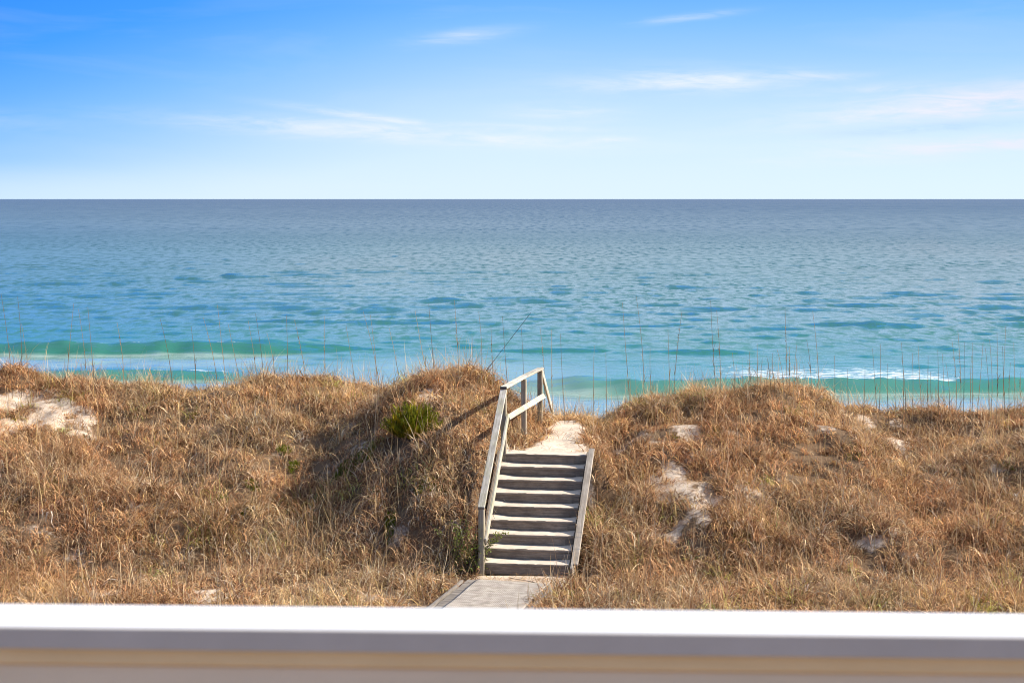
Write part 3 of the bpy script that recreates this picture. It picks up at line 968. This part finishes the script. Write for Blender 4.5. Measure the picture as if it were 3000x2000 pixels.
near_path = (np.abs(cx_ - np.interp(cy_, path_y, path_c)) < np.interp(cy_, path_y, path_w) + 0.25) & (cy_ > 28.8) & (cy_ < 33.2)
size = np.where(near_path, size * 0.72, size)
stairside = (cx_ > -1.3) & (cx_ < 1.8) & (cy_ < 27.6)
size = np.where(stairside, size * 0.75, size)
size = size * (0.58 + 0.62 * sstep(-0.55, 0.6, fbm(cx_ * 1.35 + 7, cy_ * 1.15, 2)))
size = np.where(bb_t > 0.5, size * 0.5, size)
size = np.clip(size, 0.3, 1.75)
print('tussocks', nt)


def cols(weights, n, tint):
    p = weights / weights.sum(1, keepdims=True)
    cum = p.cumsum(1)
    r = RNG.random((n, 1))
    k = np.minimum((r > cum).sum(1), len(PAL) - 1)
    c = PAL[k] * RNG.uniform(0.5, 1.3, (n, 1)) * tint
    return c


hue = fbm(cx_ * 0.5 + 21, cy_ * 0.6 + 4, 3)[:, None]
tus_tint = (0.64 + 0.78 * RNG.random(nt))[:, None] * (1 + np.clip(hue, -0.7, 0.7) * np.array([[0.04, -0.05, -0.12]]) )
grey_t = (RNG.random(nt) < 0.05)[:, None]
tus_tint = np.where(grey_t, tus_tint * np.array([[0.92, 1.05, 1.3]]), tus_tint)
olive = (RNG.random(nt) < 0.03)[:, None]
tus_tint = np.where(olive, tus_tint * np.array([[0.72, 0.98, 0.55]]), tus_tint)


def spray(per, K, rad, lmin, lmax, cmin, cmax, t0, wmin, wmax, wts_b, wts_g, sizep=1.0, wob=0.25):
    n_each = np.maximum(1, RNG.poisson(per * np.clip(size, 0.6, 1.5)))
    tid = np.repeat(np.arange(nt), n_each)
    n = len(tid)
    r = rad * size[tid] * np.sqrt(RNG.random(n))
    a = RNG.uniform(0, 2 * np.pi, n)
    x = cx_[tid] + r * np.cos(a)
    y = cy_[tid] + r * np.sin(a)
    keep = RNG.random(n) > np.where(bb_t[tid] > 0.5, 0.3, 1) * bareness(x, y) ** 1.4
    tid, x, y, r, a = tid[keep], x[keep], y[keep], r[keep], a[keep]
    n = len(tid)
    z = ground(x, y) - 0.015
    out_az = a + RNG.normal(0, 0.9, n)
    L = RNG.uniform(lmin, lmax, n) * size[tid] ** sizep
    th0 = np.abs(RNG.normal(t0, 0.22, n)) + 0.25 * r / (rad * 1.2)
    curl = RNG.uniform(cmin, cmax, n)
    W = RNG.uniform(wmin, wmax, n)
    g_ = golden[tid][:, None]
    wts = np.array(wts_b)[None] * (1 - g_) + np.array(wts_g)[None] * g_
    tint = tus_tint[tid]
    c = cols(wts, n, tint)
    bag.add(*blades(np.stack([x, y, z], -1), out_az, th0, curl, L, W, c, K, wob=wob))
    return n


B_ = [4.5, 4, 1.8, 0.7, 4, 1.2, 0.5]
G_ = [0.8, 2.5, 4, 2.0, 0.8, 1.2, 3]
n1 = spray(22, 6, 0.15, 0.24, 0.48, 1.7, 4.3, 0.25, 0.011, 0.026, B_, G_, wob=0.45)            # arching, curled leaves
n2 = spray(30, 4, 0.20, 0.14, 0.34, 0.3, 2.6, 0.7, 0.010, 0.022, B_, G_, wob=0.8)              # low tangled leaves
n3 = spray(4, 4, 0.12, 0.32, 0.58, 0.1, 0.8, 0.12, 0.006, 0.011, [2, 4, 4, 2, 1, 1, 1], G_)    # upright culms
print('blades', n1, n2, n3)
# dead leaves lying on the sand around the open patches
xx, yy = scatter(260000)
bb = bareness(xx, yy)
k = (bb > 0.12) & (RNG.random(260000) < 0.6) & (yy > 26.4) & ~((np.abs(xx - np.interp(yy, path_y, path_c)) < 0.5) & (yy > 29) & (RNG.random(260000) < 0.95))
kk = (yy > 26.75) & (yy < 29.5) & (xx > -0.6) & (xx < 1.45)
k &= ~kk
xx, yy = xx[k], yy[k]
n = len(xx)
c = cols(np.tile(np.array(B_)[None], (n, 1)), n, np.ones((n, 3)))
bag.add(*blades(np.stack([xx, yy, ground(xx, yy) + 0.004], -1), RNG.uniform(0, 6.28, n), RNG.uniform(0.9, 1.5, n), RNG.uniform(0, 0.7, n), RNG.uniform(0.08, 0.3, n), RNG.uniform(0.005, 0.009, n), c, 4))
# scattered taller straws over the slope
xx, yy = scatter(1700)
k = RNG.random(1700) > bareness(xx, yy)
xx, yy = xx[k], yy[k]
n = len(xx)
c = cols(np.tile(np.array([1, 2, 4, 4, 0, 2, 3.0])[None], (n, 1)), n, np.ones((n, 3)))
bag.add(*blades(np.stack([xx, yy, ground(xx, yy)], -1), RNG.uniform(0, 6.28, n), np.abs(RNG.normal(0, 0.13, n)), RNG.uniform(0, 0.5, n), RNG.uniform(0.6, 1.05, n), RNG.uniform(0.006, 0.009, n), c, 5))
grass = bag.build('dune_grass', m_grass)
tag(grass, 'dry brown and straw coloured grass thick over the dune', 'grass', kind='stuff')
print('grass tris', sum(len(q) for q in bag.Q) * 2 + sum(len(q) for q in bag.T))

# ------------------------------------------------------------------ moss in the hollow
mb = Bag()
for (px, py, rx, ry) in [(1250, 1425, 38, 14), (1305, 1430, 26, 10), (1030, 1368, 50, 14), (1000, 1385, 26, 8), (832, 1318, 22, 10), (640, 1472, 30, 10), (720, 1500, 24, 8), (1145, 1515, 18, 12),
                         (1140, 1555, 16, 12), (1085, 1325, 14, 18), (860, 1370, 18, 12), (740, 1425, 24, 8), (1095, 1450, 20, 12), (2965, 1370, 14, 12), (1345, 1775, 18, 7), (1720, 1455, 10, 6)]:
    x0, y0, z0 = hit(px, py)
    n = int(13 * rx)
    a = RNG.uniform(0, 6.28, n)
    r = np.sqrt(RNG.random(n))
    x = x0 + r * np.cos(a) * rx * y0 / F
    y = y0 + r * np.sin(a) * max(0.12, ry * 4.0 * y0 / F * 0.6)
    c = np.array([[0.16, 0.19, 0.018]]) * RNG.uniform(0.4, 1.35, (n, 1)) + RNG.uniform(0, 0.03, (n, 1)) * np.array([[1, 0.6, 0]])
    mb.add(*blades(np.stack([x, y, ground(x, y)], -1), RNG.uniform(0, 6.28, n), RNG.uniform(0.1, 0.9, n), RNG.uniform(0, 1, n), RNG.uniform(0.04, 0.10, n), RNG.uniform(0.010, 0.02, n), c, 3))
moss = mb.build('green_moss', m_grass)
tag(moss, 'bright green moss and fresh shoots in the shaded hollow', 'moss', kind='stuff')

# ------------------------------------------------------------------ evergreen shrub
m_leaf, t, out = material('evergreen_leaf')
ca = t.n('ShaderNodeAttribute', attribute_name='tint').outputs['Color']
dif = t.n('ShaderNodeBsdfPrincipled')
t.link(ca, dif.inputs['Base Color'])
dif.inputs['Roughness'].default_value = 0.6
dif.inputs['Specular IOR Level'].default_value = 0.2
trn = t.n('ShaderNodeBsdfTranslucent')
t.link(ca, trn.inputs[0])
ms = t.n('ShaderNodeMixShader')
ms.inputs[0].default_value = 0.3
t.link(dif.outputs[0], ms.inputs[1]); t.link(trn.outputs[0], ms.inputs[2])
t.link(ms.outputs[0], out.inputs[0])
m_bark = wood('bark', (0.08, 0.055, 0.035), (0.18, 0.13, 0.09))

sx0, sy0, sz0 = SHX, SHY, SHZ
shrub = empty('evergreen_shrub', (sx0, sy0, sz0))
tag(shrub, 'low bushy green evergreen shrub among the brown grass', 'shrub')
sb = Bag()
stems = []
for i in range(240):
    a = RNG.uniform(0, 6.28)
    sp_ = RNG.random() ** 0.6
    th = sp_ * 1.15
    L = (0.74 - 0.16 * sp_) * RNG.uniform(0.6, 1.08)
    d = np.array([math.sin(th) * math.cos(a), math.sin(th) * math.sin(a) * 0.8, math.cos(th)])
    base = np.array([sx0, sy0, sz0]) + np.array([d[0], d[1], 0]) * 0.12
    tipp = base + d * L * np.array([0.95, 0.95, 1.0]) + np.array([0, 0, 0.03])
    stems.append((base, tipp))
    n = 46
    s_ = RNG.uniform(0.3, 1.0, n)
    rt = base + (tipp - base) * s_[:, None] + RNG.normal(0, 0.018, (n, 3))
    br = RNG.random()
    c0 = np.array([0.165, 0.175, 0.010]) * (0.3 + 1.05 * br) + (np.array([0.14, 0.06, 0.0]) if RNG.random() < 0.22 else 0)
    c = c0[None] * RNG.uniform(0.65, 1.35, (n, 1)) * (0.7 + 0.5 * s_[:, None])
    sb.add(*blades(rt, np.full(n, a) + RNG.normal(0, 0.9, n), np.abs(RNG.normal(th * 0.6, 0.3, n)), RNG.uniform(-0.2, 0.3, n), RNG.uniform(0.05, 0.11, n), RNG.uniform(0.012, 0.02, n), c, 3))
sb.build('foliage', m_leaf, shrub)


def sticks(name, segs, r0, r1, mat, parent=None):
    """thin three-sided tapered sticks"""
    V, T = [], []
    for (p, q) in segs:
        p, q = Vector(p), Vector(q)
        d = (q - p).normalized()
        s1 = d.orthogonal().normalized()
        s2 = d.cross(s1)
        n0 = len(V)
        for (c_, r_) in ((p, r0), (q, r1)):
            for k_ in range(3):
                an = k_ * 2.094
                V.append(c_ + (s1 * math.cos(an) + s2 * math.sin(an)) * r_)
        for k_ in range(3):
            k2 = (k_ + 1) % 3
            T.append((n0 + k_, n0 + k2, n0 + 3 + k2)); T.append((n0 + k_, n0 + 3 + k2, n0 + 3 + k_))
    return mesh_np(name, np.array([tuple(v) for v in V]), [np.array(T)], mat, parent=parent)


sticks('stem', stems[:60], 0.009, 0.003, m_bark, shrub)

# small leafy plant climbing at the lowest rail post
lx, ly, lz = (-0.66, 26.93, FOOT)
vine = empty('leafy_plant', (lx, ly, float(ground(lx, ly))))
tag(vine, 'small leafy green plant growing round the lowest handrail post', 'plant')
vb = Bag()
segs = []
for i in range(34):
    x0 = RNG.uniform(-0.42, 0.12); y0 = RNG.uniform(-0.05, 0.3)
    p0 = np.array([lx + x0, ly + y0, float(ground(lx + x0, ly + y0))])
    tip_ = p0 + np.array([RNG.normal(0.06, 0.16), RNG.normal(0, 0.1), RNG.uniform(0.45, 1.0)])
    if i % 6 == 0:
        p0 = np.array([lx + 0.12, ly + 0.12, FOOT + 0.35])
        tip_ = p0 + np.array([RNG.uniform(0.2, 0.5), RNG.normal(0.15, 0.1), RNG.uniform(0.1, 0.45)])
    segs.append((p0, tip_))
    n = 30
    s_ = RNG.uniform(0.2, 1.02, n)
    rt = p0 + (tip_ - p0) * s_[:, None] + RNG.normal(0, 0.035, (n, 3))
    c = np.array([[0.17, 0.20, 0.035]]) * RNG.uniform(0.45, 1.3, (n, 1))
    vb.add(*blades(rt, RNG.uniform(0, 6.28, n), RNG.uniform(0.5, 1.6, n), RNG.uniform(0, 0.6, n), RNG.uniform(0.03, 0.055, n), RNG.uniform(0.018, 0.032, n), c, 3, tipw=0.8))
vb.build('foliage', m_leaf, vine)
sticks('stem', segs, 0.004, 0.002, m_bark, vine)

# ------------------------------------------------------------------ sea oat stalks along the crest
m_stalk, t, out = material('dry_stalk')
tc = t.n('ShaderNodeTexCoord').outputs['Object']
rnd = t.n('ShaderNodeObjectInfo').outputs['Random']
sz_ = t.n('ShaderNodeSeparateXYZ')
t.link(tc, sz_.inputs[0])
b = t.n('ShaderNodeBsdfDiffuse')
colr = t.mix(rnd, (0.13, 0.088, 0.05, 1), (0.30, 0.21, 0.12, 1))
t.link(colr, b.inputs[0])
t.link(b.outputs[0], out.inputs[0])

ZA = 0.4252
oats = [(36, 1066, 3, 856), (62, 1047, 49, 867), (89, 1056, 68, 945), (193, 1039, 213, 886), (253, 1073, 230, 903), (278, 1030, 255, 897), (361, 1086, 344, 941), (506, 1090, 472, 928),
        (574, 1094, 557, 954), (638, 1060, 595, 928), (663, 1086, 638, 890), (708, 1077, 670, 945), (753, 1069, 727, 937), (774, 1073, 750, 916), (804, 1069, 780, 971), (840, 1060, 838, 920),
        (901, 1081, 863, 933), (952, 1077, 950, 924), (1047, 1086, 1013, 950), (1115, 1086, 1062, 909), (1104, 1073, 1083, 920), (1170, 1060, 1140, 958), (1253, 1035, 1215, 907),
        (1274, 1030, 1256, 886), (1344, 1047, 1331, 877), (1408, 1081, 1402, 911), (1446, 1060, 1438, 950), (1493, 1086, 1472, 924), (1531, 1086, 1527, 958), (1593, 1073, 1582, 956),
        (1621, 1107, 1616, 962), (1655, 1137, 1642, 975), (1740, 1145, 1741, 1009), (1776, 1137, 1775, 1030), (1846, 1103, 1823, 882), (1886, 1103, 1863, 865), (1910, 1098, 1906, 1018),
        (1974, 1107, 1997, 907), (1963, 1094, 1957, 962), (2100, 1094, 2081, 877), (2110, 1081, 2100, 907), (2147, 1115, 2146, 1030)]
for (bx, tx, ty) in [(465, 455, 1120), (515, 508, 1060), (600, 575, 1150), (640, 615, 1130), (690, 655, 1110), (710, 700, 830), (735, 740, 1090), (765, 785, 1070), (800, 790, 1170), (880, 850, 1040), (940, 890, 840), (890, 885, 1265)]:
    oats.append((2000 + bx * ZA, 1100, 2000 + tx * ZA, 550 + ty * ZA))
for (bx, tx, ty) in [(1045, 1045, 1150), (1345, 1360, 1070), (1345, 1315, 1105), (1510, 1505, 1060), (1530, 1510, 1160), (1580, 1578, 1130), (1645, 1625, 1080), (1680, 1690, 1150), (1760, 1755, 1110), (1800, 1795, 1140),
                     (1830, 1820, 1200), (1880, 1855, 1050), (1915, 1905, 980), (1930, 1930, 1050), (2000, 1998, 1060), (2025, 2060, 1050), (2110, 2090, 1100), (2120, 2110, 1040), (2160, 2168, 990), (2205, 2218, 940),
                     (2225, 2215, 1090), (2290, 2290, 1060), (1140, 1130, 1240), (1240, 1250, 1220), (1420, 1418, 1210), (1470, 1462, 1290), (1715, 1705, 1260), (1990, 1985, 1150), (2255, 2262, 1200), (2330, 2338, 1230)]:
    oats.append((2000 + bx * ZA, 1185, 2000 + tx * ZA, 550 + ty * ZA))
oats.sort(key=lambda q: q[2])
ORD = ['first', 'second', 'third', 'fourth', 'fifth', 'sixth', 'seventh', 'eighth', 'ninth', 'tenth', 'eleventh', 'twelfth', 'thirteenth', 'fourteenth', 'fifteenth', 'sixteenth', 'seventeenth',
       'eighteenth', 'nineteenth', 'twentieth', 'twenty-first', 'twenty-second', 'twenty-third', 'twenty-fourth', 'twenty-fifth', 'twenty-sixth', 'twenty-seventh', 'twenty-eighth', 'twenty-ninth', 'thirtieth',
       'thirty-first', 'thirty-second', 'thirty-third', 'thirty-fourth', 'thirty-fifth', 'thirty-sixth']
zones = [(470, 'dry sea oat stalk above the bare sand patch, {} from the left edge'),
         (900, 'dry sea oat stalk left of the green shrub, {} of the row rightwards'),
         (1460, 'dry sea oat stalk behind the green shrub and brown mound, {} from the left'),
         (1800, 'dry sea oat stalk behind the handrail and path gap, {} from the left'),
         (2420, 'dry sea oat stalk on the high dune right of the stairs, {} from the left'),
         (9999, 'dry sea oat stalk on the low dune at far right, {} from the left')]
count = [0] * len(zones)
for (bx, by, tx, ty) in oats:
    d = float(np.interp((bx - CX) / F * 34.5, yc_x, yc_y)) - 0.35 + random.uniform(-0.5, 0.5)
    xb = (bx - CX) / F * d
    gz = float(ground(xb, d))
    topz = EYE - (ty - HY) / F * d
    xt = (tx - CX) / F * d
    Ht = topz - gz
    nseg = 7
    V, T = [], []
    bend = random.uniform(-0.03, 0.05)
    yt = random.uniform(-0.12, 0.12)
    knee = random.random() < 0.25
    for i in range(nseg + 1):
        s_ = i / nseg
        x = (xt - xb) * (s_ ** 1.35) + bend * math.sin(s_ * 3.1)
        y = yt * s_ ** 1.5
        r_ = 0.0082 * (1 - 0.55 * s_)
        if 0.35 < s_ < 0.5:
            r_ *= 1.2
        for k_ in range(3):
            an = k_ * 2.094
            V.append((x + r_ * math.cos(an), y + r_ * math.sin(an), Ht * s_))
    for i in range(nseg):
        for k_ in range(3):
            k2 = (k_ + 1) % 3
            a = i * 3
            T.append((a + k_, a + k2, a + 3 + k2)); T.append((a + k_, a + 3 + k2, a + 3 + k_))
    root = empty('sea_oat_stalk', (xb, d, gz - 0.02))
    st = mesh_np('stem', np.array(V), [np.array(T)], m_stalk)
    st.parent = root
    # dry sheath leaves clasping the stem
    n = random.randint(2, 4)
    ss = np.array([random.uniform(0.18, 0.5) for _ in range(n)])
    rt = np.stack([(xt - xb) * ss ** 1.35 + bend * np.sin(ss * 3.1), yt * ss ** 1.5, Ht * ss], -1)
    c = np.tile(np.array([[0.42, 0.29, 0.15]]), (n, 1)) * RNG.uniform(0.6, 1.1, (n, 1))
    lv_ = RNG.uniform(0, 6.28, n)
    for q in range(n):
        lb = Bag()
        e = slice(q, q + 1)
        lb.add(*blades(rt[e], lv_[e], np.abs(RNG.normal(0.15, 0.1, 1)), RNG.uniform(0.2, 1.2, 1), RNG.uniform(0.12, 0.3, 1), RNG.uniform(0.010, 0.016, 1), c[e], 4))
        lf = lb.build('leaf', m_grass)
        lf.parent = root
    if random.random() < 0.3:
        n = 9
        ss = np.linspace(0.55, 0.78, n)
        rt = np.stack([(xt - xb) * ss ** 1.35 + bend * np.sin(ss * 3.1), yt * ss ** 1.5, Ht * ss], -1)
        lb = Bag()
        lb.add(*blades(rt, RNG.normal(3.3, 0.7, n), np.abs(RNG.normal(0.5, 0.2, n)), RNG.uniform(0.8, 1.8, n), RNG.uniform(0.05, 0.10, n), RNG.uniform(0.012, 0.02, n), np.tile(np.array([[0.34, 0.23, 0.12]]), (n, 1)), 3))
        sh = lb.build('seed_head', m_grass)
        sh.parent = root
        sh['kind'] = 'stuff'
    zi = next(i for i, (lim, _) in enumerate(zones) if tx < lim)
    tag(root, zones[zi][1].format(ORD[min(count[zi], len(ORD) - 1)]), 'sea oat', 'sea oat stalks along the dune crest')
    count[zi] += 1
print('stalks', count)

# straight thin rod leaning out of the mound by the handrail
rp, rq = PX(1425, 1085, 32.6), PX(1556, 915, 32.6)
rp = rp + (rp - rq) * 0.15
rod = sticks('leaning_rod', [(rp, rp + (rq - rp) * 0.6), (rp + (rq - rp) * 0.6, rq)], 0.007, 0.0045, m_bolt)
tag(rod, 'thin straight dark rod leaning out of the grass mound beside the handrail', 'rod')
# bare twig on the mat end
tw = []
for (a, b_) in [((1490, 1697), (1545, 1706)), ((1545, 1706), (1610, 1722)), ((1560, 1706), (1590, 1750))]:
    pa, pb = hit(*a), hit(*b_)
    tw.append((Vector(pa) + Vector((0, 0, 0.03)), Vector(pb) + Vector((0, 0, 0.03))))
tg = sticks('dead_twig', tw, 0.007, 0.004, m_bark)
tag(tg, 'dead forked twig lying on sand between mat and stairs', 'twig')
